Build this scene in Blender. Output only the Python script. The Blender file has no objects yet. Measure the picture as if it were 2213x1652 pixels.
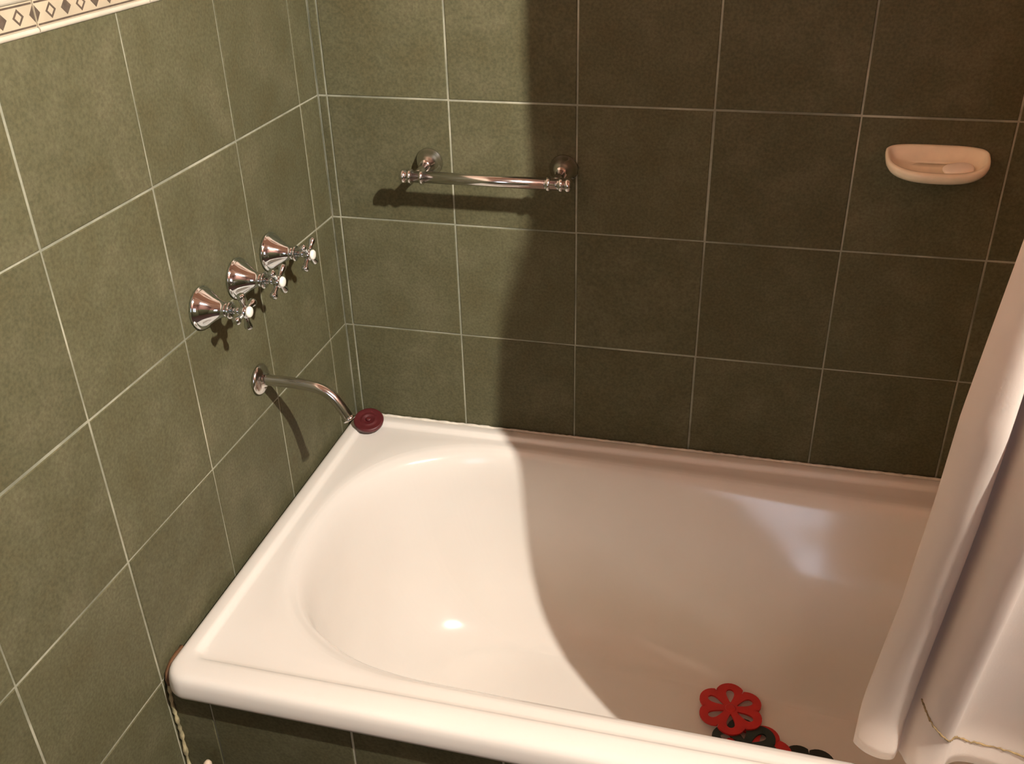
import bpy, bmesh, math, random
import numpy as np
from mathutils import Vector, Matrix

random.seed(4)
S = bpy.context.scene
COL = S.collection

# ------------------------------------------------------------------ camera
W, H = 2213, 1652
F_PX = 2093.99
CAM = Vector((0.6872, -1.4241, 1.5311))
RIGHT = Vector((0.968708, 0.247075, -0.023633))
DOWN = Vector((0.101798, -0.482344, -0.870047))
FWD = Vector((-0.226366, 0.840415, -0.492403))
cam_data = bpy.data.cameras.new("camera")
cam_data.sensor_fit = 'HORIZONTAL'
cam_data.sensor_width = 36.0
cam_data.lens = F_PX / W * 36.0
cam_data.clip_start = 0.02
cam = bpy.data.objects.new("camera", cam_data)
COL.objects.link(cam)
cam.matrix_world = Matrix((
    (RIGHT.x, -DOWN.x, -FWD.x, CAM.x),
    (RIGHT.y, -DOWN.y, -FWD.y, CAM.y),
    (RIGHT.z, -DOWN.z, -FWD.z, CAM.z),
    (0, 0, 0, 1)))
S.camera = cam

# ------------------------------------------------------------------ world, light, exposure
LAMP = Vector((1.25, -1.12, 2.00))
LAMP_STRENGTH = 28500.0
WINDOW_STRENGTH = 4.4
world = bpy.data.worlds.new("world")
S.world = world
world.use_nodes = True
world.node_tree.nodes["Background"].inputs[0].default_value = (0, 0, 0, 1)
world.node_tree.nodes["Background"].inputs[1].default_value = 0.0
S.view_settings.view_transform = 'Standard'
S.view_settings.look = 'None'
S.view_settings.gamma = 1.0
S.view_settings.use_curve_mapping = False
S.view_settings.exposure = 0.0


# ------------------------------------------------------------------ materials
def new_mat(name):
    m = bpy.data.materials.new(name)
    m.use_nodes = True
    nt = m.node_tree
    return m, nt, nt.nodes["Principled BSDF"]


def plain(name, col, rough=0.5, metal=0.0, spec=0.5, noise=0.0, scale=30.0, bump=0.0, coat=0.0):
    m, nt, b = new_mat(name)
    b.inputs["Base Color"].default_value = (*col, 1)
    b.inputs["Roughness"].default_value = rough
    b.inputs["Metallic"].default_value = metal
    b.inputs["Specular IOR Level"].default_value = spec
    b.inputs["Coat Weight"].default_value = coat
    tc = nt.nodes.new("ShaderNodeTexCoord")
    n = nt.nodes.new("ShaderNodeTexNoise")
    n.inputs["Scale"].default_value = scale
    n.inputs["Detail"].default_value = 4
    nt.links.new(tc.outputs["Object"], n.inputs["Vector"])
    if noise > 0:
        r = nt.nodes.new("ShaderNodeValToRGB")
        r.color_ramp.elements[0].position = 0.3
        r.color_ramp.elements[1].position = 0.7
        r.color_ramp.elements[0].color = (*[c * (1 - noise) for c in col], 1)
        r.color_ramp.elements[1].color = (*[min(1, c * (1 + noise)) for c in col], 1)
        nt.links.new(n.outputs["Fac"], r.inputs["Fac"])
        nt.links.new(r.outputs["Color"], b.inputs["Base Color"])
    if bump > 0:
        bp = nt.nodes.new("ShaderNodeBump")
        bp.inputs["Strength"].default_value = bump
        bp.inputs["Distance"].default_value = 0.002
        nt.links.new(n.outputs["Fac"], bp.inputs["Height"])
        nt.links.new(bp.outputs["Normal"], b.inputs["Normal"])
    return m


def mat_tile():
    m, nt, b = new_mat("olive_tile")
    tc = nt.nodes.new("ShaderNodeTexCoord")
    oi = nt.nodes.new("ShaderNodeObjectInfo")
    addv = nt.nodes.new("ShaderNodeVectorMath")
    addv.operation = 'ADD'
    mul = nt.nodes.new("ShaderNodeVectorMath")
    mul.operation = 'SCALE'
    mul.inputs["Scale"].default_value = 40.0
    comb = nt.nodes.new("ShaderNodeCombineXYZ")
    for k in range(3):
        nt.links.new(oi.outputs["Random"], comb.inputs[k])
    nt.links.new(comb.outputs[0], mul.inputs[0])
    nt.links.new(tc.outputs["Object"], addv.inputs[0])
    nt.links.new(mul.outputs["Vector"], addv.inputs[1])
    n1 = nt.nodes.new("ShaderNodeTexNoise")
    n1.inputs["Scale"].default_value = 14
    n1.inputs["Detail"].default_value = 5
    n1.inputs["Roughness"].default_value = 0.6
    n2 = nt.nodes.new("ShaderNodeTexNoise")
    n2.inputs["Scale"].default_value = 260
    n2.inputs["Detail"].default_value = 3
    nt.links.new(addv.outputs[0], n1.inputs["Vector"])
    nt.links.new(addv.outputs[0], n2.inputs["Vector"])
    r1 = nt.nodes.new("ShaderNodeValToRGB")
    e = r1.color_ramp.elements
    e[0].position, e[1].position = 0.28, 0.72
    e[0].color = (0.097, 0.087, 0.044, 1)
    e[1].color = (0.134, 0.122, 0.069, 1)
    mid = e.new(0.5)
    mid.color = (0.106, 0.100, 0.054, 1)
    nt.links.new(n1.outputs["Fac"], r1.inputs["Fac"])
    r2 = nt.nodes.new("ShaderNodeMapRange")
    r2.inputs[1].default_value = 0.3
    r2.inputs[2].default_value = 0.7
    r2.inputs[3].default_value = 0.82
    r2.inputs[4].default_value = 1.18
    nt.links.new(n2.outputs["Fac"], r2.inputs[0])
    mx = nt.nodes.new("ShaderNodeVectorMath")
    mx.operation = 'SCALE'
    nt.links.new(r1.outputs["Color"], mx.inputs[0])
    nt.links.new(r2.outputs[0], mx.inputs["Scale"])
    rr = nt.nodes.new("ShaderNodeMapRange")
    rr.inputs[3].default_value = 0.93
    rr.inputs[4].default_value = 1.07
    nt.links.new(oi.outputs["Random"], rr.inputs[0])
    mx2 = nt.nodes.new("ShaderNodeVectorMath")
    mx2.operation = 'SCALE'
    nt.links.new(mx.outputs[0], mx2.inputs[0])
    nt.links.new(rr.outputs[0], mx2.inputs["Scale"])
    nt.links.new(mx2.outputs[0], b.inputs["Base Color"])
    b.inputs["Roughness"].default_value = 0.5
    b.inputs["Specular IOR Level"].default_value = 0.10
    bp = nt.nodes.new("ShaderNodeBump")
    bp.inputs["Strength"].default_value = 0.12
    bp.inputs["Distance"].default_value = 0.001
    nt.links.new(n2.outputs["Fac"], bp.inputs["Height"])
    nt.links.new(bp.outputs["Normal"], b.inputs["Normal"])
    return m


def mat_grout():
    m, nt, b = new_mat("pale_grout")
    tc = nt.nodes.new("ShaderNodeTexCoord")
    n1 = nt.nodes.new("ShaderNodeTexNoise")
    n1.inputs["Scale"].default_value = 5
    n1.inputs["Detail"].default_value = 6
    n1.inputs["Roughness"].default_value = 0.65
    nt.links.new(tc.outputs["Object"], n1.inputs["Vector"])
    r = nt.nodes.new("ShaderNodeValToRGB")
    e = r.color_ramp.elements
    e[0].position, e[1].position = 0.34, 0.66
    e[0].color = (0.13, 0.13, 0.085, 1)
    e[1].color = (0.50, 0.48, 0.36, 1)
    mid = e.new(0.48)
    mid.color = (0.25, 0.25, 0.18, 1)
    nt.links.new(n1.outputs["Fac"], r.inputs["Fac"])
    nt.links.new(r.outputs["Color"], b.inputs["Base Color"])
    b.inputs["Roughness"].default_value = 0.7
    return m


def mat_curtain():
    m, nt, b = new_mat("curtain_fabric")
    col = (0.80, 0.70, 0.61, 1)
    b.inputs["Base Color"].default_value = col
    b.inputs["Roughness"].default_value = 0.7
    b.inputs["Specular IOR Level"].default_value = 0.25
    b.inputs["Sheen Weight"].default_value = 0.1
    tc = nt.nodes.new("ShaderNodeTexCoord")
    n = nt.nodes.new("ShaderNodeTexNoise")
    n.inputs["Scale"].default_value = 350
    nt.links.new(tc.outputs["Object"], n.inputs["Vector"])
    bp = nt.nodes.new("ShaderNodeBump")
    bp.inputs["Strength"].default_value = 0.15
    bp.inputs["Distance"].default_value = 0.001
    nt.links.new(n.outputs["Fac"], bp.inputs["Height"])
    nt.links.new(bp.outputs["Normal"], b.inputs["Normal"])
    tr = nt.nodes.new("ShaderNodeBsdfTranslucent")
    tr.inputs["Color"].default_value = (0.85, 0.46, 0.30, 1)
    mix = nt.nodes.new("ShaderNodeMixShader")
    mix.inputs[0].default_value = 0.20
    nt.links.new(b.outputs[0], mix.inputs[1])
    nt.links.new(tr.outputs[0], mix.inputs[2])
    nt.links.new(mix.outputs[0], nt.nodes["Material Output"].inputs["Surface"])
    return m


def emitter(name, col, strength):
    m = bpy.data.materials.new(name)
    m.use_nodes = True
    nt = m.node_tree
    nt.nodes.remove(nt.nodes["Principled BSDF"])
    e = nt.nodes.new("ShaderNodeEmission")
    e.inputs[0].default_value = (*col, 1)
    e.inputs[1].default_value = strength
    nt.links.new(e.outputs[0], nt.nodes["Material Output"].inputs["Surface"])
    return m


M = {}
M['tile'] = mat_tile()
M['grout'] = mat_grout()
M['enamel'] = plain("cream_enamel", (0.83, 0.775, 0.70), 0.16, spec=0.6, noise=0.02, scale=6)
M['chrome'] = plain("chrome", (0.66, 0.70, 0.73), 0.06, metal=1.0)
M['nickel'] = plain("worn_chrome", (0.66, 0.64, 0.62), 0.16, metal=1.0)
M['porcelain'] = plain("porcelain_cap", (0.86, 0.84, 0.74), 0.2)
M['ceramic'] = plain("cream_ceramic", (0.93, 0.80, 0.58), 0.25, noise=0.10, scale=25)
M['soap'] = plain("soap", (0.95, 0.86, 0.70), 0.45, noise=0.05, scale=40)
M['red_rubber'] = plain("dark_red_rubber", (0.095, 0.013, 0.015), 0.42, noise=0.15, scale=80)
M['red_mat'] = plain("red_rubber", (0.58, 0.020, 0.016), 0.45, noise=0.1, scale=40)
M['green_mat'] = plain("dark_green_rubber", (0.022, 0.036, 0.028), 0.5, noise=0.15, scale=40)
M['black_mat'] = plain("blackish_green_rubber", (0.014, 0.020, 0.012), 0.5, noise=0.15, scale=40)
M['sealant'] = plain("white_sealant", (0.72, 0.66, 0.56), 0.5, noise=0.2, scale=60, bump=0.4)
M['rust'] = plain("brown_stained_sealant", (0.13, 0.062, 0.026), 0.6, noise=0.5, scale=90, bump=0.4)
M['caulk'] = plain("old_cracked_caulk", (0.42, 0.36, 0.20), 0.7, noise=0.55, scale=70, bump=0.6)
M['border'] = plain("cream_border_tile", (0.44, 0.37, 0.26), 0.3, noise=0.12, scale=18)
M['border_white'] = plain("white_bead", (0.52, 0.47, 0.37), 0.3, noise=0.1, scale=30)
M['border_ink'] = plain("grey_brown_print", (0.10, 0.075, 0.055), 0.4, noise=0.2, scale=200)
M['paint'] = plain("warm_paint", (0.20, 0.095, 0.07), 0.8, noise=0.03, scale=8)
M['upper'] = plain('white_upper_wall', (0.74, 0.56, 0.44), 0.6, noise=0.03, scale=8)
M['ceil'] = plain("ceiling_paint", (0.52, 0.34, 0.24), 0.9, noise=0.02, scale=8)
M['floor'] = plain("terracotta_floor", (0.08, 0.038, 0.026), 0.5, noise=0.2, scale=14)
M['wood'] = plain("pale_wood", (0.62, 0.48, 0.34), 0.5, noise=0.2, scale=60)
M['white_metal'] = plain("white_metal", (0.8, 0.78, 0.74), 0.35)
M['stitch'] = plain("ochre_stitching", (0.30, 0.20, 0.09), 0.8, noise=0.4, scale=120)
M['added_shade'] = plain('added_brown_shade', (0.10, 0.06, 0.04), 0.6)  # dark metal of the lampshade added to block up-light
M['curtain'] = mat_curtain()
M['bulb'] = emitter("lamp_glow", (1.0, 0.945, 0.86), LAMP_STRENGTH)
M['daylight'] = emitter("daylight_pane", (0.72, 0.82, 1.0), WINDOW_STRENGTH)


# ------------------------------------------------------------------ mesh helpers
def link(name, me, mat, parent=None, smooth=False):
    o = bpy.data.objects.new(name, me)
    COL.objects.link(o)
    if mat is not None and not me.materials:
        me.materials.append(M[mat])
    if smooth:
        for p in me.polygons:
            p.use_smooth = True
    if parent is not None:
        o.parent = parent
    return o


def mesh_py(name, v, f):
    me = bpy.data.meshes.new(name)
    me.from_pydata([tuple(x) for x in v], [], f)
    me.update()
    return me


def bm_mesh(name, bm):
    bmesh.ops.recalc_face_normals(bm, faces=bm.faces)
    me = bpy.data.meshes.new(name)
    bm.to_mesh(me)
    bm.free()
    return me


def box_mesh(name, x0, x1, y0, y1, z0, z1, bevel=0.0, seg=1):
    bm = bmesh.new()
    bmesh.ops.create_cube(bm, size=1)
    for v in bm.verts:
        v.co = Vector(((x0 + x1) / 2 + v.co.x * (x1 - x0), (y0 + y1) / 2 + v.co.y * (y1 - y0), (z0 + z1) / 2 + v.co.z * (z1 - z0)))
    if bevel > 0:
        bmesh.ops.bevel(bm, geom=list(bm.edges), offset=bevel, segments=seg, affect='EDGES')
    return bm_mesh(name, bm)


def empty(name, loc, label, cat, group=None):
    o = bpy.data.objects.new(name, None)
    o.empty_display_size = 0.03
    COL.objects.link(o)
    o.location = loc
    tag(o, label, cat, group)
    return o


def tag(o, label, cat, group=None, kind=None):
    o["label"] = label
    o["category"] = cat
    if group:
        o["group"] = group
    if kind:
        o["kind"] = kind
    return o


def struct(name, me, mat, label, cat):
    o = link(name, me, mat)
    tag(o, label, cat)
    o["kind"] = "structure"
    return o


def lathe(name, prof, n=40, axis='X'):
    """prof: list of (axial, radius)."""
    v, f = [], []
    for a, r in prof:
        for k in range(n):
            t = 2 * math.pi * k / n
            c, s = r * math.cos(t), r * math.sin(t)
            v.append((a, c, s) if axis == 'X' else ((c, a, s) if axis == 'Y' else (c, s, a)))
    m = len(prof)
    for i in range(m - 1):
        for k in range(n):
            k2 = (k + 1) % n
            f.append((i * n + k, i * n + k2, (i + 1) * n + k2, (i + 1) * n + k))
    f.append(tuple(range(n)))
    f.append(tuple((m - 1) * n + k for k in range(n)))
    me = mesh_py(name, v, f)
    bm = bmesh.new()
    bm.from_mesh(me)
    bmesh.ops.recalc_face_normals(bm, faces=bm.faces)
    bm.to_mesh(me)
    bm.free()
    return me


def catmull(pts, n):
    pts = [np.array(p, float) for p in pts]
    P = [2 * pts[0] - pts[1]] + pts + [2 * pts[-1] - pts[-2]]
    m = len(pts) - 1
    out = []
    for k in range(n + 1):
        t = k / n * m
        i = min(int(t), m - 1)
        u = t - i
        a, b, c, d = P[i], P[i + 1], P[i + 2], P[i + 3]
        out.append(0.5 * ((2 * b) + (c - a) * u + (2 * a - 5 * b + 4 * c - d) * u * u + (3 * b - a - 3 * c + d) * u ** 3))
    return out


def tube_mesh(name, pts, rad, n=20, cap=True):
    pts = [Vector(tuple(p)) for p in pts]
    if not hasattr(rad, '__len__'):
        rad = [rad] * len(pts)
    v, f = [], []
    up = None
    for i, p in enumerate(pts):
        t = (pts[min(i + 1, len(pts) - 1)] - pts[max(i - 1, 0)]).normalized()
        if up is None:
            up = t.orthogonal().normalized()
        up = (up - t * up.dot(t)).normalized()
        s = t.cross(up)
        for k in range(n):
            a = 2 * math.pi * k / n
            v.append(p + (up * math.cos(a) + s * math.sin(a)) * rad[i])
    for i in range(len(pts) - 1):
        for k in range(n):
            k2 = (k + 1) % n
            f.append((i * n + k, i * n + k2, (i + 1) * n + k2, (i + 1) * n + k))
    if cap:
        f.append(tuple(reversed(range(n))))
        f.append(tuple((len(pts) - 1) * n + k for k in range(n)))
    return mesh_py(name, v, f)


def ball(r, a0, a1, n, c):
    """profile points of a sphere section about axial centre c"""
    return [(c - r * math.cos(a0 + (a1 - a0) * k / n), max(1e-4, r * math.sin(a0 + (a1 - a0) * k / n))) for k in range(n + 1)]


# ------------------------------------------------------------------ room
RX, RY, RZ = 1.63, -2.60, 2.45
ROW0 = 1.38          # top of the olive tiling
TS = 0.2             # tile pitch
GAP = 0.0027         # joint width
REC = 0.0012         # joint recess
SB = 0.0149          # narrow strip on the back wall
SL = 0.064           # narrow cut column on the left wall

wall_left = struct("wall_left", box_mesh("wall_left", -0.12, -REC, RY - 0.12, 0.12, 0, RZ), 'grout', "olive tiled wall behind the bath taps, pale grout joints", "wall")
wall_back = struct("wall_back", box_mesh("wall_back", 0.0, RX, -0.0 + REC, 0.12, 0, RZ), 'grout', "olive tiled wall along the long side of the bath", "wall")
wall_right = struct("wall_right", box_mesh("wall_right", RX, RX + 0.12, RY - 0.12, 0.12, 0, RZ), 'paint', "brown painted wall above olive tiles at the curtained end of the bath", "wall")


def wall_with_hole():
    x0, x1, z0, z1 = WIN
    bm = bmesh.new()
    for a, b, c, d in ((-0.0, x0, 0, RZ), (x1, RX, 0, RZ), (x0, x1, 0, z0), (x0, x1, z1, RZ)):
        r = bmesh.ops.create_cube(bm, size=1)
        for v in r['verts']:
            v.co = Vector(((a + b) / 2 + v.co.x * (b - a), RY - 0.06 + v.co.y * 0.12, (c + d) / 2 + v.co.z * (d - c)))
    return bm_mesh("wall_front", bm)


WIN = (0.42, 0.98, 1.02, 1.74)
wall_front = struct("wall_front", wall_with_hole(), 'paint', "brown painted wall with a small window facing the bath", "wall")
floor = struct("floor", box_mesh("floor", -0.12, RX + 0.12, RY - 0.12, 0.12, -0.1, -0.0005), 'floor', "dark reddish brown bathroom floor", "floor")
ceiling = struct("ceiling", box_mesh("ceiling", -0.12, RX + 0.12, RY - 0.12, 0.12, RZ + 0.0005, RZ + 0.1), 'ceil', "tan painted bathroom ceiling", "ceiling")
for a, b, c, d in ((0.003, WIN[0], 0.001, 1.38), (WIN[1], RX - 0.003, 0.001, 1.38), (WIN[0], WIN[1], 0.001, WIN[2])):
    link("tile_dado", box_mesh("tile_dado", a, b, RY + 0.0002, RY + 0.006, c, d), 'tile', wall_front)
link("tile_dado", box_mesh("tile_dado", RX - 0.006, RX - 0.0002, RY + 0.008, -0.008, 0.001, 1.38), 'tile', wall_right)
# window
win = bpy.data.objects.new("window_1_offscreen", None)
COL.objects.link(win)
win.location = (0, 0, 0)
tag(win, "small white framed window with frosted daylight panes", "window")
win["kind"] = "structure"
x0, x1, z0, z1 = WIN
bm = bmesh.new()
fr = 0.035
for a, b, c, d in ((x0, x0 + fr, z0, z1), (x1 - fr, x1, z0, z1), (x0 + fr, x1 - fr, z0, z0 + fr), (x0 + fr, x1 - fr, z1 - fr, z1)):
    r = bmesh.ops.create_cube(bm, size=1)
    for v in r['verts']:
        v.co = Vector(((a + b) / 2 + v.co.x * (b - a), RY - 0.03 + v.co.y * 0.05, (c + d) / 2 + v.co.z * (d - c)))
link("window_frame", bm_mesh("window_frame", bm), 'white_metal', win)
link("pane_offscreen", box_mesh("pane_offscreen", x0 + fr, x1 - fr, RY - 0.04, RY - 0.034, z0 + fr, z1 - fr), 'daylight', win)


def tile_mesh(name, w, h, axis):
    """chamfered ceramic slab, front face at 0 looking +X (axis X) or -Y (axis Y); origin at its lower corner nearest the room corner"""
    g, c, d = GAP / 2, 0.0010, 0.006
    ring = lambda i: [(g + i, g + i), (w - g - i, g + i), (w - g - i, h - g - i), (g + i, h - g - i)]
    v = []
    for inset, dep in ((0, -d), (0, -c), (c, 0)):
        for a, b in ring(inset):
            v.append((dep, -a, b) if axis == 'X' else (a, -dep, b))
    f = []
    for r in range(2):
        for k in range(4):
            k2 = (k + 1) % 4
            f.append((r * 4 + k, r * 4 + k2, (r + 1) * 4 + k2, (r + 1) * 4 + k))
    f.append((8, 9, 10, 11))
    f.append((3, 2, 1, 0))
    me = mesh_py(name, v, f)
    bm = bmesh.new()
    bm.from_mesh(me)
    bmesh.ops.recalc_face_normals(bm, faces=bm.faces)
    bm.to_mesh(me)
    bm.free()
    me.materials.append(M['tile'])
    return me


rows = [ROW0 - TS * (k + 1) for k in range(6)]          # lower edge of each row
low_h = rows[-1]                                        # cut row at the floor


def lay(parent, axis, cols, zlist):
    cache = {}
    for (c0, cw) in cols:
        for (z, h) in zlist:
            key = (round(cw, 4), round(h, 4))
            if key not in cache:
                cache[key] = tile_mesh("tile", cw, h, axis)
            o = bpy.data.objects.new("tile", cache[key])
            COL.objects.link(o)
            j = lambda s: random.uniform(-s, s)
            if axis == 'X':
                o.location = (j(0.00025), -c0 + j(0.0004), z + j(0.0004))
                o.rotation_euler = (j(0.0008), 0, j(0.0010))
            else:
                o.location = (c0 + j(0.0004), j(0.00025), z + j(0.0004))
                o.rotation_euler = (0, j(0.0008), j(0.0010))
            o.parent = parent


zl_all = [(z, TS) for z in rows] + [(0.0, low_h)]
n_left = int((-RY - SL) / TS)
cols_left = [(0.0, SL)] + [(SL + TS * k, TS) for k in range(n_left)]
rest = -RY - SL - n_left * TS
if rest > 0.02:
    cols_left.append((SL + n_left * TS, rest))
# tiles hidden behind the bath are left out
for c in cols_left:
    hidden = c[0] + c[1] < 0.66
    lay(wall_left, 'X', [c], [zz for zz in zl_all if not (hidden and zz[0] < 0.5)])
cols_back = [(0.0, SB)] + [(SB + TS * k, TS) for k in range(8)]
lay(wall_back, 'Y', cols_back, [zz for zz in zl_all if zz[0] > 0.5])

# ---- patterned border course above the tiles
BL = 0.188            # border tile length
PITCH = BL / 8


def border_parts(axis, length):
    """white bead below, cream band, white bead above; returns (beads, band, print) meshes along +u"""
    def q(u, z, d):
        return (d, -u, z) if axis == 'X' else (u, -d, z)
    g = 0.0009

    def slab(bm, u0, u1, za, zb, d0, d1):
        vs = [bm.verts.new(q(u, z, d)) for d in (d0, d1) for (u, z) in ((u0, za), (u1, za), (u1, zb), (u0, zb))]
        for k in ((0, 1, 2, 3), (4, 5, 6, 7), (0, 1, 5, 4), (1, 2, 6, 5), (2, 3, 7, 6), (3, 0, 4, 7)):
            bm.faces.new([vs[i] for i in k])

    def bead(za, zb, d):
        bm = bmesh.new()
        prof = []
        for k in range(9):
            a = math.pi * k / 8
            prof.append((d * math.sin(a), (za + zb) / 2 - math.cos(a) * (zb - za) / 2))
        ra = [bm.verts.new(q(g, z, dd)) for dd, z in prof]
        rb = [bm.verts.new(q(length - g, z, dd)) for dd, z in prof]
        for k in range(8):
            bm.faces.new((ra[k], ra[k + 1], rb[k + 1], rb[k]))
        bm.faces.new(ra)
        bm.faces.new(rb)
        return bm_mesh("border_bead", bm)
    bm = bmesh.new()
    slab(bm, g, length - g, 0.0004, 0.0246, -0.004, 0.0008)
    band = bm_mesh("border_band", bm)
    bm = bmesh.new()
    for za in (0.0014, 0.0216):
        slab(bm, g + 0.001, length - g - 0.001, za, za + 0.0017, 0.0006, 0.00105)
    zc = 0.0125
    hw, hh = 0.0078, 0.0076
    n = int(round(length / PITCH))
    for k in range(n + 1):
        u = k * PITCH
        lo, hi = max(u - hw, g + 0.0004), min(u + hw, length - g - 0.0004)
        if hi - lo < 0.003:
            continue

        def dia(s):
            pts = [(u - hw * s, zc), (u, zc - hh * s), (u + hw * s, zc), (u, zc + hh * s)]
            if k == 0:
                pts = [(lo, zc - hh * s), (u + hw * s, zc), (lo, zc + hh * s)]
            elif k == n:
                pts = [(hi, zc + hh * s), (u - hw * s, zc), (hi, zc - hh * s)]
            return pts
        if k % 2 == 0:
            lo_v = [bm.verts.new(q(a, b, 0.0006)) for a, b in dia(1)]
            hi_v = [bm.verts.new(q(a, b, 0.00105)) for a, b in dia(1)]
            bm.faces.new(hi_v)
            m = len(lo_v)
            for i in range(m):
                bm.faces.new((lo_v[i], lo_v[(i + 1) % m], hi_v[(i + 1) % m], hi_v[i]))
        else:
            A, B = dia(1.0), dia(0.62)
            oa = [bm.verts.new(q(a, b, 0.00105)) for a, b in A]
            ob = [bm.verts.new(q(a, b, 0.00105)) for a, b in B]
            oc = [bm.verts.new(q(a, b, 0.0006)) for a, b in A]
            od = [bm.verts.new(q(a, b, 0.0006)) for a, b in B]
            for i in range(len(A)):
                j = (i + 1) % len(A)
                bm.faces.new((oa[i], oa[j], ob[j], ob[i]))
                bm.faces.new((oa[i], oa[j], oc[j], oc[i]))
                bm.faces.new((ob[i], ob[j], od[j], od[i]))
    ink = bm_mesh("border_print", bm)
    b1, b2 = bead(-0.0056, 0.0003, 0.0026), bead(0.0247, 0.0400, 0.0040)
    for me, mt in ((band, 'border'), (ink, 'border_ink'), (b1, 'border_white'), (b2, 'border_white')):
        me.materials.append(M[mt])
    return band, ink, b1, b2


for axis, par, start, stop in (('X', wall_left, 0.590 - 3 * BL, -RY - 0.01), ('Y', wall_back, 0.0265, RX - 0.02)):
    full, stub = border_parts(axis, BL), border_parts(axis, PITCH)
    u = start - PITCH
    while u + BL <= stop + 0.001:
        band, ink, b1, b2 = stub if u < start - 0.001 else full
        loc = (0, -u, ROW0) if axis == 'X' else (u, 0, ROW0)
        root = bpy.data.objects.new("border_tile", band)
        COL.objects.link(root)
        root.location = loc
        root.parent = par
        for nm, me in (("border_print", ink), ("bead", b1), ("bead", b2)):
            c = bpy.data.objects.new(nm, me)
            COL.objects.link(c)
            c.parent = root
        u += PITCH if u < start - 0.001 else BL
# plain white upper walls above the border
up = link("upper_wall", box_mesh("upper_wall", -REC, 0.0030, RY, -0.0005, ROW0 + 0.0402, RZ - 0.001), 'upper', wall_left)
up = link("upper_wall", box_mesh("upper_wall", 0.004, RX - 0.001, -0.0030, REC, ROW0 + 0.0402, RZ - 0.001), 'upper', wall_back)

# ------------------------------------------------------------------ bath
TX0, TX1, TY0, TY1 = 0.003, 1.603, -0.675, -0.003
ZL = 0.602            # lip top
CX, CY = 0.80, -0.335


def rrect(x0, x1, y0, y1, r, n=24):
    out = []
    for cx, cy, a0 in ((x1 - r, y1 - r, 0), (x0 + r, y1 - r, 90), (x0 + r, y0 + r, 180), (x1 - r, y0 + r, 270)):
        for k in range(n + 1):
            a = math.radians(a0 + 90 * k / n)
            out.append((cx + r * math.cos(a), cy + r * math.sin(a)))
    return out


def stadium(x0, x1, yc, hw, al, ar, p=2.35, n=80):
    """basin outline: superelliptic ends, straight sides"""
    out = []
    for k in range(n + 1):
        a = -math.pi / 2 + math.pi * k / n
        c, s = math.cos(a), math.sin(a)
        out.append((x1 - ar + ar * abs(c) ** (2 / p), yc + hw * math.copysign(abs(s) ** (2 / p), s)))
    for k in range(n + 1):
        a = math.pi / 2 + math.pi * k / n
        c, s = math.cos(a), math.sin(a)
        out.append((x0 + al - al * abs(c) ** (2 / p), yc + hw * math.copysign(abs(s) ** (2 / p), s)))
    return out


def radial(poly):
    P = np.array(poly)
    Q = []
    for i in range(len(P)):
        a, b = P[i], P[(i + 1) % len(P)]
        m = max(2, int(np.linalg.norm(b - a) / 0.002))
        for k in range(m):
            Q.append(a + (b - a) * k / m)
    Q = np.array(Q)
    d = Q - np.array([CX, CY])
    ang = np.arctan2(d[:, 1], d[:, 0])
    rad = np.hypot(d[:, 0], d[:, 1])
    o = np.argsort(ang)
    return ang[o], rad[o]


def sample(poly, angles):
    a, r = radial(poly)
    rr = np.interp(angles, a, r, period=2 * math.pi)
    return np.stack([CX + rr * np.cos(angles), CY + rr * np.sin(angles)], 1)


# shared angles: even steps along the outer rim plus its corners, plus even steps along the basin outline
outer_poly = rrect(TX0, TX1, TY0, TY1, 0.030)
top_poly = stadium(0.054, 1.545, -0.324, 0.275, 0.25, 0.22)
flo_poly = stadium(0.225, 1.20, -0.325, 0.128, 0.16, 0.14, 2.2)
# the basin narrows a little towards its curtained end
top_poly = [(x, y - (0.023 * min(1, max(0, (x - 0.25) / 0.40)) * min(1, (CY - y) / 0.2) if y < CY else 0) - 0.040 * max(0, x - 0.30) * (1 if y > CY else 0) * min(1, (y - CY) / 0.2 if y > CY else 0)) for x, y in top_poly]
flo_poly = [(x, -0.325 + (y + 0.325) * (1 - 0.55 * max(0, x - 0.45))) for x, y in flo_poly]
ang = []
for poly, step in ((outer_poly, 0.012), (top_poly, 0.010)):
    P = np.array(poly)
    for i in range(len(P)):
        a, b = P[i], P[(i + 1) % len(P)]
        m = max(1, int(np.linalg.norm(b - a) / step))
        for k in range(m):
            c = a + (b - a) * k / m
            ang.append(math.atan2(c[1] - CY, c[0] - CX))
ang = np.array(sorted(ang))
keep = [0]
for i in range(1, len(ang)):
    if ang[i] - ang[keep[-1]] > 0.0016:
        keep.append(i)
ang = ang[keep]
NA = len(ang)
rings = []


def add_ring(poly_or_pts, z):
    p = poly_or_pts if isinstance(poly_or_pts, np.ndarray) else sample(poly_or_pts, ang)
    zz = np.full(len(p), z) if np.isscalar(z) else z
    rings.append(np.column_stack([p, zz]))


def inset_rect(i, r):
    return rrect(TX0 + i * 0.62, TX1 - i * 0.62, TY0 + i, TY1 - i * 0.62, max(0.004, r))


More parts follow.
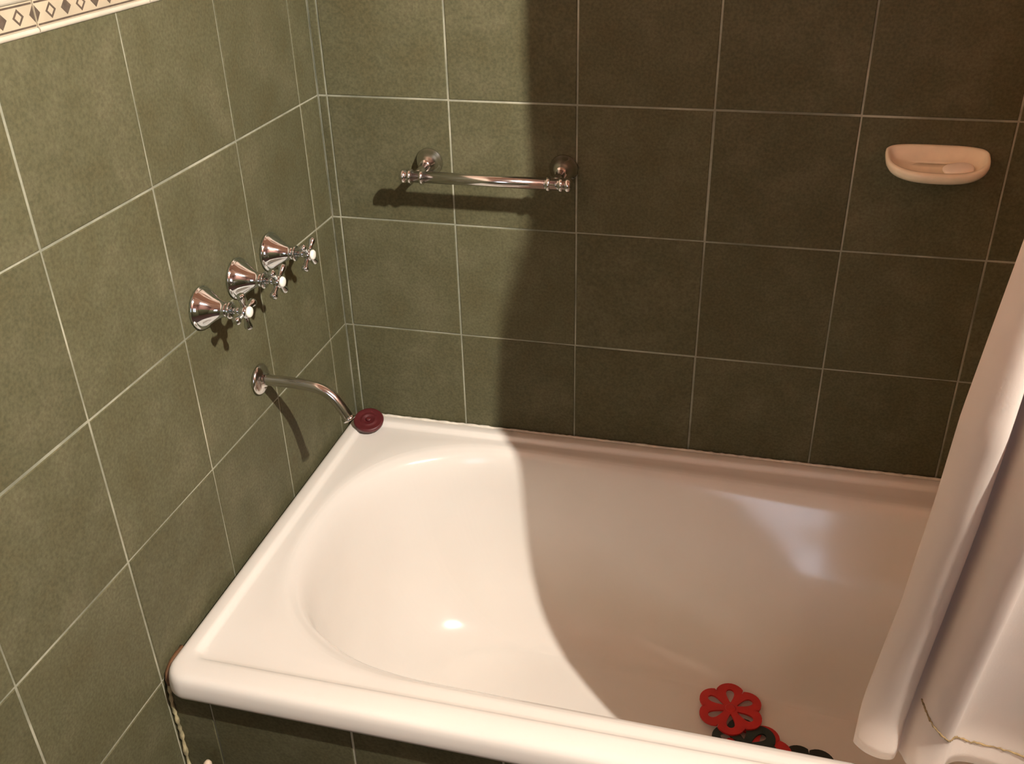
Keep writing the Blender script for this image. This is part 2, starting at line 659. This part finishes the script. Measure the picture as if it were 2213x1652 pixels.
# under edge, rolled outer edge, lip, step down, deck
for ins, zz, rr in ((0.015, 0.5660, 0.024), (0.005, 0.5655, 0.028), (0.0012, 0.5675, 0.030), (0.0000, 0.5720, 0.030), (0.0002, 0.5800, 0.030), (0.0010, 0.5880, 0.030), (0.0026, 0.5942, 0.029),
                    (0.0055, 0.5985, 0.028), (0.0095, 0.6008, 0.027), (0.0150, 0.6018, 0.026), (0.0260, ZL, 0.022), (0.0350, ZL, 0.019), (0.0395, ZL - 0.0006, 0.018),
                    (0.0425, ZL - 0.0022, 0.018), (0.0455, ZL - 0.0055, 0.018), (0.0490, ZL - 0.0076, 0.020)):
    add_ring(inset_rect(ins, rr), zz)
deck_o = sample(inset_rect(0.054, 0.022), ang)
top = sample(top_poly, ang)
add_ring(deck_o, ZL - 0.0082)
DZ = ZL - 0.0082
edge_o = top + (deck_o - top) * 0.35
add_ring(edge_o, DZ - 0.0004)
flo = sample(flo_poly, ang)
ZF = 0.262
steep = catmull([(0, 0), (0.045, 0.012), (0.10, 0.045), (0.145, 0.13), (0.19, 0.33), (0.26, 0.54), (0.38, 0.73), (0.58, 0.885), (0.79, 0.967), (1, 1)], 56)
gentle = catmull([(0, 0), (0.05, 0.012), (0.12, 0.045), (0.22, 0.13), (0.47, 0.33), (0.66, 0.54), (0.77, 0.73), (0.86, 0.875), (0.935, 0.965), (1, 1)], 56)
wgt = np.clip((top[:, 0] - 0.40) / 0.46, 0, 1)
wgt = wgt * wgt * (3 - 2 * wgt)
for k in range(57):
    hs = steep[k][None, :] * (1 - wgt[:, None]) + gentle[k][None, :] * wgt[:, None]
    p = top + (flo - top) * hs[:, 0:1]
    add_ring(p, DZ - 0.0010 - (DZ - 0.0010 - ZF) * hs[:, 1])
for s in (0.8, 0.55, 0.3, 0.1):
    add_ring(np.array([CX - 0.1, CY]) * (1 - s) + flo * s, ZF - 0.002 * (1 - s))
V = np.concatenate(rings)
faces = []
for r in range(len(rings) - 1):
    for k in range(NA):
        k2 = (k + 1) % NA
        faces.append((r * NA + k, r * NA + k2, (r + 1) * NA + k2, (r + 1) * NA + k))
faces.append(tuple((len(rings) - 1) * NA + k for k in range(NA)))
bath = empty("bathtub", (0, 0, 0), "cream enamelled bathtub set between olive tiled walls", "bathtub")
me = mesh_py("tub_shell", V, faces)
shell = link("tub_shell", me, 'enamel', bath, smooth=True)
# waste and legs below the shell
link("drain", lathe("drain", [(ZF - 0.004, 0.030), (ZF + 0.0016, 0.030), (ZF + 0.003, 0.027), (ZF + 0.0012, 0.018), (ZF + 0.0008, 0.001)], 32, 'Z'), 'chrome', bath, True).location = (0.40, -0.375, 0)


def bead_line(name, pts, r, mat, parent, jitter=0.25, n=8):
    P = []
    R = []
    for a, b in zip(pts[:-1], pts[1:]):
        a, b = Vector(a), Vector(b)
        m = max(2, int((b - a).length / 0.006))
        for k in range(m):
            P.append(a.lerp(b, k / m))
            R.append(r * (1 + random.uniform(-jitter, jitter)))
    P.append(Vector(pts[-1]))
    R.append(r * 0.6)
    return link(name, tube_mesh(name, P, R, n), mat, parent, True)


bead_line("sealant", [(0.012, -0.0046, 0.5995), (1.59, -0.0046, 0.5995)], 0.0030, 'sealant', bath, 0.22)
bead_line("sealant", [(0.0025, -0.615, 0.596), (0.0028, -0.640, 0.594), (0.0045, -0.656, 0.588), (0.0060, -0.661, 0.572)], 0.0036, 'rust', bath, 0.3)["label"] = "brown stained sealant"

# ---- tiled apron under the front rim
apron = link("bath_panel", box_mesh("bath_panel", 0.002, 1.628, 0.0012, 0.030, 0.001, 0.562), 'grout', bath)
apron.location = (0, -0.6585, 0)
apron["label"] = "dark tiled panel below the front rim"
acols = [(0.0, 0.0585)] + [(0.0585 + 0.199 * k, 0.199) for k in range(7)] + [(0.0585 + 0.199 * 7, 1.628 - 0.0585 - 0.199 * 7)]
azl = [(0.362, 0.200), (0.162, 0.200), (0.001, 0.161)]
lay(apron, 'Y', acols, azl)
bead_line("caulk", [(0.004, 0.0005, 0.575), (0.003, -0.0025, 0.54), (0.004, -0.002, 0.48), (0.003, -0.003, 0.41), (0.003, -0.002, 0.05)], 0.0026, 'caulk', apron, 0.4)

# ------------------------------------------------------------------ taps
def tap(loc, rot, label):
    t = empty("bath_tap", loc, label, "tap", "cross handled taps in a row on the tiled wall")
    fl = [(0.0, 0.0286), (0.0018, 0.0292), (0.0034, 0.0288), (0.0040, 0.0272), (0.0058, 0.0268), (0.0085, 0.0255), (0.012, 0.0228), (0.016, 0.0196),
          (0.021, 0.0158), (0.026, 0.0128), (0.031, 0.0107), (0.036, 0.0095), (0.040, 0.0090)]
    link("flange", lathe("flange", fl, 48), 'chrome', t, True)
    cl = [(0.0395, 0.0085), (0.0400, 0.0108), (0.0412, 0.0116), (0.0426, 0.0116), (0.0438, 0.0106), (0.0446, 0.0085), (0.0452, 0.0052)]
    link("collar", lathe("collar", cl, 32), 'chrome', t, True)
    link("spindle", lathe("spindle", [(0.044, 0.0044), (0.0578, 0.0044)], 20), 'chrome', t, True)
    hub = link("handle", lathe("handle", [(0.0560, 0.0045), (0.0568, 0.0074), (0.0585, 0.0088), (0.0625, 0.0092), (0.0660, 0.0088), (0.0675, 0.0072), (0.0680, 0.0050)], 28), 'chrome', t, True)
    prof = [(0.004, 0.0040), (0.010, 0.0034), (0.014, 0.0036), (0.018, 0.0046), (0.0215, 0.0056), (0.0240, 0.0056), (0.0258, 0.0044), (0.0266, 0.0022)]
    for k in range(4):
        a = rot + k * math.pi / 2
        arm = link("arm", lathe("arm", prof, 18), 'chrome', hub, True)
        arm.location = (0.0625, 0, 0)
        d = Vector((0, math.cos(a), math.sin(a)))
        arm.rotation_mode = 'QUATERNION'
        arm.rotation_quaternion = Vector((1, 0, 0)).rotation_difference(d)
    link("cap", lathe("cap", [(0.0675, 0.0074), (0.0695, 0.0074), (0.0712, 0.0064), (0.0720, 0.0042), (0.0722, 0.0006)], 28), 'porcelain', t, True)["label"] = "white porcelain cap"
    return t


tap((0.0006, -0.4181, 1.0045), math.radians(97), "chrome cross handled tap nearest the open room, farthest from the tile corner")
tap((0.0006, -0.3225, 1.0055), math.radians(38), "middle chrome cross handled tap of the three above the spout")
tap((0.0006, -0.2240, 1.0060), math.radians(44), "chrome cross handled tap nearest the tile corner and towel rail")

# ------------------------------------------------------------------ spout
sp = empty("bath_spout", (0.0006, -0.310, 0.838), "bent chrome bath spout below the three taps", "spout")
link("flange", lathe("flange", [(0, 0.0232), (0.0022, 0.0238), (0.0042, 0.0226), (0.0062, 0.0200), (0.0078, 0.0150), (0.0092, 0.0112), (0.0120, 0.0100)], 44), 'nickel', sp, True)
path = catmull([(0.006, 0, 0), (0.04, 0, 0.0002), (0.075, 0, -0.0012), (0.098, 0, -0.0052), (0.114, 0, -0.0150), (0.126, 0, -0.0310), (0.1365, 0, -0.0505)], 60)
link("pipe", tube_mesh("pipe", path, 0.0084, 24), 'nickel', sp, True)
tipd = Vector((0.0105, 0, -0.0195)).normalized()
tip = link("outlet_ring", lathe("outlet_ring", [(-0.004, 0.0086), (-0.0035, 0.0104), (0.0015, 0.0104), (0.002, 0.0088)], 28), 'nickel', sp, True)
tip.location = (0.1365, 0, -0.0505)
tip.rotation_mode = 'QUATERNION'
tip.rotation_quaternion = Vector((1, 0, 0)).rotation_difference(tipd)

# ------------------------------------------------------------------ rubber plug on the rim corner
pl = empty("bath_plug", (0.046, -0.0475, 0.6135), "dark red round rubber plug lying in the rim corner under the spout", "plug")
link("plug_body", lathe("plug_body", [(-0.0075, 0.0225), (-0.0060, 0.0255), (0.0005, 0.0272), (0.0030, 0.0262), (0.0036, 0.0240), (0.0022, 0.0180), (0.0018, 0.0150), (0.0034, 0.0130), (0.0036, 0.0110),
                                   (0.0014, 0.0090), (0.0012, 0.0040), (0.0012, 0.0005)], 48, 'Z'), 'red_rubber', pl, True)
link("knob", lathe("knob", [(0.0008, 0.0045), (0.0040, 0.0048), (0.0052, 0.0036), (0.0054, 0.0005)], 24, 'Z'), 'red_rubber', pl, True)
pl.rotation_euler = (math.radians(17), math.radians(6), 0)

# ------------------------------------------------------------------ towel rail
tr = empty("towel_rail", (0, -0.0006, 1.0795), "short chrome towel rail on the tiled wall beside the shadow edge", "towel rail")
RYB = -0.0665
for px in (0.1790, 0.3955):
    rose = [(0, 0.0215), (-0.0020, 0.0222), (-0.0040, 0.0212), (-0.0062, 0.0196), (-0.0100, 0.0184), (-0.0150, 0.0160), (-0.0200, 0.0128), (-0.0245, 0.0098), (-0.0280, 0.0078)]
    r = link("rose", lathe("rose", rose, 40, 'Y'), 'nickel', tr, True)
    r.location = (px, 0, 0.004)
    link("post", tube_mesh("post", [(px, -0.026, 0.004), (px, -0.045, 0.002), (px, RYB, 0.0)], [0.0072, 0.0062, 0.0066], 20), 'nickel', tr, True)
    for dx in (-0.0095, 0.0095):
        rg = link("ring", lathe("ring", [(-0.0030, 0.0094), (-0.0024, 0.0112), (0.0024, 0.0112), (0.0030, 0.0094)], 28), 'nickel', tr, True)
        rg.location = (px + dx, RYB, 0.0)
b = link("bar", lathe("bar", [(0.166, 0.0088), (0.412, 0.0088)], 28), 'nickel', tr, True)
b.location = (0, RYB, 0)
for sx, xx in ((-1, 0.166), (1, 0.4085)):
    e = link("finial", lathe("finial", [(0, 0.0070), (0.0016, 0.0072), (0.0030, 0.0098), (0.0062, 0.0112), (0.0098, 0.0104), (0.0124, 0.0074), (0.0134, 0.0020)], 28), 'nickel', tr, True)
    e.location = (xx, RYB, 0)
    if sx < 0:
        e.rotation_euler = (0, 0, math.pi)

# ------------------------------------------------------------------ soap dish
sd = empty("soap_dish", (0.9190, -0.0006, 1.128), "cream ceramic wall mounted soap dish on the dark tiles", "soap dish")


def dish_outline(hw, dep, y0, n=64):
    """closed D outline: full curve to the front, flat with rounded corners along the wall"""
    out = []
    cy = y0 - dep * 0.34
    for k in range(n):
        a = 2 * math.pi * k / n
        c, s_ = math.cos(a), math.sin(a)
        if s_ < 0:
            p = 2.5
            out.append((hw * math.copysign(abs(c) ** (2 / p), c), cy - dep * 0.66 * abs(s_) ** (2 / p)))
        else:
            p = 4.5
            out.append((hw * math.copysign(abs(c) ** (2 / 2.9), c), cy + dep * 0.34 * abs(s_) ** (2 / p)))
    return out


rings_d = [(0.048, 0.034, -0.0170, 0), (0.057, 0.046, -0.0135, 0), (0.0625, 0.055, -0.0075, 0), (0.0660, 0.0605, -0.0010, 0), (0.0673, 0.0630, 0.0045, 0), (0.0670, 0.0625, 0.0082, 0),
           (0.0650, 0.0600, 0.0098, -0.0010), (0.0620, 0.0560, 0.0085, -0.0035), (0.0590, 0.0515, 0.0030, -0.0060), (0.054, 0.044, -0.0015, -0.010), (0.040, 0.030, -0.0028, -0.016), (0.02, 0.014, -0.0030, -0.024)]
v, f = [], []
for hw, dep, z, y0 in rings_d:
    o = dish_outline(hw, dep + y0, y0)
    v += [(a, b, z + 0.006 + 0.40 * (b + 0.004)) for a, b in o]
nn = 64
for i in range(len(rings_d) - 1):
    for k in range(nn):
        k2 = (k + 1) % nn
        f.append((i * nn + k, i * nn + k2, (i + 1) * nn + k2, (i + 1) * nn + k))
f.append(tuple(range(nn)))
f.append(tuple((len(rings_d) - 1) * nn + k for k in range(nn)))
me = mesh_py("tray", v, f)
bm = bmesh.new()
bm.from_mesh(me)
bmesh.ops.recalc_face_normals(bm, faces=bm.faces)
bm.to_mesh(me)
bm.free()
link("tray", me, 'ceramic', sd, True)
# sliver of soap
bm = bmesh.new()
bmesh.ops.create_uvsphere(bm, u_segments=28, v_segments=14, radius=1)
for vv in bm.verts:
    c = vv.co
    vv.co = Vector((0.021 * math.copysign(abs(c.x) ** 0.8, c.x), 0.0120 * math.copysign(abs(c.y) ** 0.8, c.y), 0.0055 * c.z))
so = link("soap_bar", bm_mesh("soap_bar", bm), 'soap', None, True)
so.location = (0.9460, -0.0365, 1.1225)
so.rotation_euler = (math.radians(20), math.radians(-4), math.radians(14))
tag(so, "thin worn sliver of pale soap lying in the ceramic dish", "soap")


# ------------------------------------------------------------------ flower shaped bath mats on the tub floor
def flower_mesh(name, R=0.054, th=0.0032, petals=6):
    """six petalled rubber flower with a teardrop hole in each petal: a grid in polar form, holes cut by skipping the inner loop of each petal"""
    bm = bmesh.new()
    rc, pr = R * 0.56, R * 0.44
    n = 20
    for k in range(petals):
        a0 = math.pi / 2 + k * 2 * math.pi / petals
        ca, sa = math.cos(a0), math.sin(a0)
        half = math.pi / petals
        # outer contour of one petal sector, from -half to +half
        outc, inn = [], []
        for i in range(n + 1):
            t = -half + 2 * half * i / n
            # distance along angle t to the petal circle (far side)
            bq = rc * math.cos(t)
            disc = pr * pr - (rc * math.sin(t)) ** 2
            rr = bq + math.sqrt(max(disc, 0.0))
            if disc < 0:
                rr = bq
            outc.append((rr * math.cos(t), rr * math.sin(t)))
            # teardrop hole: wide outside, pointed towards the centre
            u = 2 * math.pi * i / n - math.pi
            w = 0.34 * pr * math.sin(u) * (0.55 - 0.45 * math.cos(u)) * -1
            inn.append((rc * 0.90 - 0.56 * pr * math.cos(u + math.pi), -w * 1.25))
        # sector edge back to the hub
        def rot(p):
            return (p[0] * ca - p[1] * sa, p[0] * sa + p[1] * ca)
        # order the hole so that its index runs -side -> outer tip -> +side
        hole = []
        for i in range(n + 1):
            s = -math.pi + 2 * math.pi * i / n      # -pi = hub side point
            x = rc * 0.88 + 0.60 * pr * math.cos(s)
            y = 0.40 * pr * math.sin(s) * (0.62 + 0.38 * math.cos(s))
            hole.append((x, y))
        # outer boundary of the sector, starting and ending at the hub point
        bnd = []
        m = n + 1
        q = 5
        e0, e1 = outc[0], outc[-1]
        for i in range(q):
            bnd.append((e0[0] * i / q, e0[1] * i / q))
        for i in range(1, m - 1, 2):
            bnd.append(outc[i])
        for i in range(q, -1, -1):
            bnd.append((e1[0] * i / q, e1[1] * i / q))
        L = len(bnd)
        # resample the hole to the same count
        def hp(t):
            x = t * n
            i = min(int(x), n - 1)
            fr_ = x - i
            return (hole[i][0] * (1 - fr_) + hole[i + 1][0] * fr_, hole[i][1] * (1 - fr_) + hole[i + 1][1] * fr_)
        hl = [hp(i / (L - 1)) for i in range(L)]
        vt, vb, ht, hb = [], [], [], []
        for i in range(L):
            p, h = rot(bnd[i]), rot(hl[i])
            vt.append(bm.verts.new((p[0], p[1], th)))
            vb.append(bm.verts.new((p[0], p[1], 0)))
            ht.append(bm.verts.new((h[0], h[1], th)))
            hb.append(bm.verts.new((h[0], h[1], 0)))
        for i in range(L - 1):
            bm.faces.new((vt[i], vt[i + 1], ht[i + 1], ht[i]))
            bm.faces.new((vb[i], hb[i], hb[i + 1], vb[i + 1]))
            bm.faces.new((ht[i], ht[i + 1], hb[i + 1], hb[i]))
            if q - 0 <= i < L - q - 1:
                bm.faces.new((vt[i], vb[i], vb[i + 1], vt[i + 1]))
        bm.faces.new((vt[q - 1], vb[q - 1], vb[q], vt[q])) if False else None
    bmesh.ops.remove_doubles(bm, verts=bm.verts, dist=0.00005)
    return bm_mesh(name, bm)


fm = flower_mesh("flower_mat")
mats = [("red_mat", (0.7290, -0.2590, ZF + 0.0102), 4, "red flower shaped rubber bath mat lying on top of its pile", "red"),
        ("green_mat", (0.7560, -0.3260, ZF + 0.0068), 12, "dark green flower shaped rubber mat between two red ones", "green"),
        ("red_mat", (0.7740, -0.3290, ZF + 0.0034), 38, "red flower shaped rubber mat under the dark green one", "red under"),
        ("black_mat", (0.8530, -0.3520, ZF + 0.0004), 28, "blackish green flower shaped rubber mat lying beside the pile", "black")]
for mt, loc, rz, lab, _ in mats:
    me = fm.copy()
    me.materials.clear()
    me.materials.append(M[mt])
    o = empty("flower_mat", loc, lab, "bath mat", "flower shaped rubber mats in the bath")
    o.rotation_euler = (0, 0, math.radians(rz))
    link("petals", me, None, o)
    link("hub", lathe("hub", [(0.0026, 0.0090), (0.0036, 0.0088), (0.0042, 0.0070), (0.0042, 0.0004)], 20, 'Z'), mt, o, True)

# ------------------------------------------------------------------ shower curtain
# fold line in plan: (x, y offset from the hanging plane) for the hem and for the heading
fold_bot = [(0.905, 0.024), (0.880, 0.026), (0.864, 0.025), (0.859, 0.018), (0.862, 0.009), (0.872, -0.003), (0.886, -0.010), (0.899, -0.008), (0.9045, 0.006), (0.907, 0.012), (0.910, 0.004),
            (0.914, -0.012), (0.922, -0.026), (0.936, -0.034), (0.946, -0.028), (0.958, 0.000), (0.976, 0.012), (1.005, 0.010), (1.033, -0.004), (1.058, -0.026), (1.080, -0.032),
            (1.105, -0.014), (1.128, 0.014), (1.152, 0.018), (1.180, -0.010), (1.205, -0.034), (1.235, -0.020), (1.262, 0.016), (1.295, 0.010), (1.325, -0.026),
            (1.355, -0.024), (1.385, 0.014), (1.420, 0.012), (1.455, -0.022), (1.485, -0.010), (1.515, 0.010), (1.540, 0.004)]
NS, NZ = 320, 90
base = np.array(catmull(fold_bot, NS))
Z_TOP = 1.955
N_F = len(fold_bot) - 1
TT = np.linspace(0, N_F, NS + 1)
HEM = np.interp(TT, [0, 8.6, 9.6, N_F], [0.607, 0.607, 0.607, 0.607])
SEAM = np.interp(TT, [0, 10, 11, 12, 13, 14, 15, 16, 18, N_F], [0.72, 0.72, 0.714, 0.700, 0.684, 0.671, 0.652, 0.640, 0.645, 0.640])


def lean_x(z):
    return np.interp(z, [0.58, 0.6875, 0.855, 1.103, 1.264, 1.335, 1.450, 1.496, 1.578, 1.613, 1.649, 1.735, 1.955],
                     [0.000, 0.0007, 0.0087, 0.009, 0.020, 0.021, 0.024, 0.025, 0.032, 0.0406, 0.052, 0.046, 0.049])


def hang_y(z):
    return np.interp(z, [0.66, 0.80, 1.0, 1.1, 1.3, 1.955], [-0.595, -0.625, -0.672, -0.690, -0.708, -0.712])


cv = []
for j in range(NZ + 1):
    z = HEM + (Z_TOP - HEM) * (j / NZ)
    amp = np.interp(z, [0.60, 0.90, 1.955], [0.70, 1.0, 0.85])
    up_w = np.clip((z - 1.15) / 0.3, 0, 1)
    lx = lean_x(z) * ((1 - up_w) * (1 - np.clip((base[:, 0] - 0.862) / 0.043, 0, 1)) + up_w * (1 - np.clip((base[:, 0] - 0.95) / 0.35, 0, 1)))
    wob = 0.0015 * np.sin(base[:, 0] * 37 + z * 7.0) + 0.0012 * np.sin(z * 17 + base[:, 0] * 11)
    x = base[:, 0] + lx + wob * 0.4
    y = hang_y(z) + base[:, 1] * amp + wob
    cv += [(x[i], y[i], z[i]) for i in range(NS + 1)]
cf = []
for j in range(NZ):
    for i in range(NS):
        a = j * (NS + 1) + i
        cf.append((a, a + 1, a + NS + 2, a + NS + 1))
cur = empty("shower_curtain", (0, 0, 0), "cream fabric shower curtain hanging in folds along the bath rim", "curtain")
sheet = link("curtain_sheet", mesh_py("curtain_sheet", cv, cf), 'curtain', cur, True)
so_m = sheet.modifiers.new("thick", 'SOLIDIFY')
so_m.thickness = 0.0012
so_m.offset = 0


def on_sheet(i, z, off=0.0010):
    jf = (z - HEM[i]) / (Z_TOP - HEM[i]) * NZ
    j = min(int(jf), NZ - 1)
    t = jf - j
    at_ = lambda k: np.array(cv[j * (NS + 1) + k]) * (1 - t) + np.array(cv[(j + 1) * (NS + 1) + k]) * t
    tg = at_(min(i + 1, NS)) - at_(max(i - 1, 0))
    nrm = np.array([tg[1], -tg[0], 0])
    nrm = nrm / (np.linalg.norm(nrm) + 1e-9)
    return at_(i) + nrm * off


st_p = [on_sheet(i, SEAM[i] + random.uniform(-0.0014, 0.0014)) for i in range(int(NS * 10.6 / N_F), int(NS * 24 / N_F))]
link("hem_stitching", tube_mesh("hem_stitching", st_p, [0.0010 * (1 + random.uniform(-0.4, 0.6)) for _ in st_p], 8), 'stitch', cur, True)

rail = empty("curtain_rail", (0, -0.712, 1.985), "slim chrome rail carrying the shower curtain", "curtain rail")
link("rail_tube", lathe("rail_tube", [(0.012, 0.011), (RX - 0.012, 0.011)], 24), 'chrome', rail, True)
for xx, s in ((0.004, 1), (RX - 0.001, -1)):
    r = link("end_flange", lathe("end_flange", [(0, 0.026), (0.006, 0.026), (0.010, 0.014), (0.020, 0.013)], 28), 'chrome', rail, True)
    r.location = (xx, 0, 0)
    if s < 0:
        r.rotation_euler = (0, 0, math.pi)
for k in range(9):
    xx = 0.965 + k * 0.072
    pts = [(xx, 0.016 * math.cos(a), -0.014 + 0.028 * math.sin(a)) for a in [2 * math.pi * q / 24 for q in range(25)]]
    rg = link("curtain_ring", tube_mesh("curtain_ring", pts, 0.0016, 8), 'white_metal', cur, True)
    rg.location = (0, -0.712, 1.985)

# ------------------------------------------------------------------ stick whose tip shows below the rim
stk = empty("wooden_stick", (0.040, -0.800, 0.002), "pale slim wooden stick leaning against the dark bath panel", "stick")
link("shaft", tube_mesh("shaft", [(0, 0, 0.0), (0.012, 0.070, 0.30), (0.0185, 0.108, 0.462), (0.019, 0.110, 0.470), (0.0192, 0.111, 0.4735)], [0.0068, 0.0068, 0.0066, 0.0052, 0.0022], 18), 'wood', stk, True)

# ------------------------------------------------------------------ ceiling lamp
lp = empty("pendant_lamp_offscreen", (LAMP.x, LAMP.y, RZ), "warm bulb hanging from the ceiling under an added brown metal lampshade", "lamp")
link("ceiling_rose", lathe("ceiling_rose", [(0, 0.05), (-0.012, 0.048), (-0.03, 0.02), (-0.034, 0.006)], 32, 'Z'), 'white_metal', lp, True)
dz = LAMP.z - RZ
link("cord", tube_mesh("cord", [(0, 0, -0.03), (0, 0, dz + 0.105)], 0.003, 8), 'white_metal', lp, True)
link("socket", lathe("socket", [(dz + 0.11, 0.010), (dz + 0.105, 0.018), (dz + 0.062, 0.019), (dz + 0.060, 0.014)], 24, 'Z'), 'white_metal', lp, True)
link("added_shade", lathe("added_shade", [(dz + 0.100, 0.020), (dz + 0.098, 0.024), (dz + 0.026, 0.075), (dz + 0.024, 0.0752), (dz + 0.027, 0.073), (dz + 0.095, 0.020)], 36, 'Z'), 'added_shade', lp, True)  # unseen lampshade, added to keep direct lamp light off the ceiling
link("bulb_offscreen", lathe("bulb_offscreen", [(dz + 0.062, 0.005), (dz + 0.012, 0.004)] + [(dz + 0.006 * math.cos(a), 0.006 * math.sin(a)) for a in [0.55 + (math.pi - 0.56) * q / 14 for q in range(15)]], 28, 'Z'), 'bulb', lp, True)
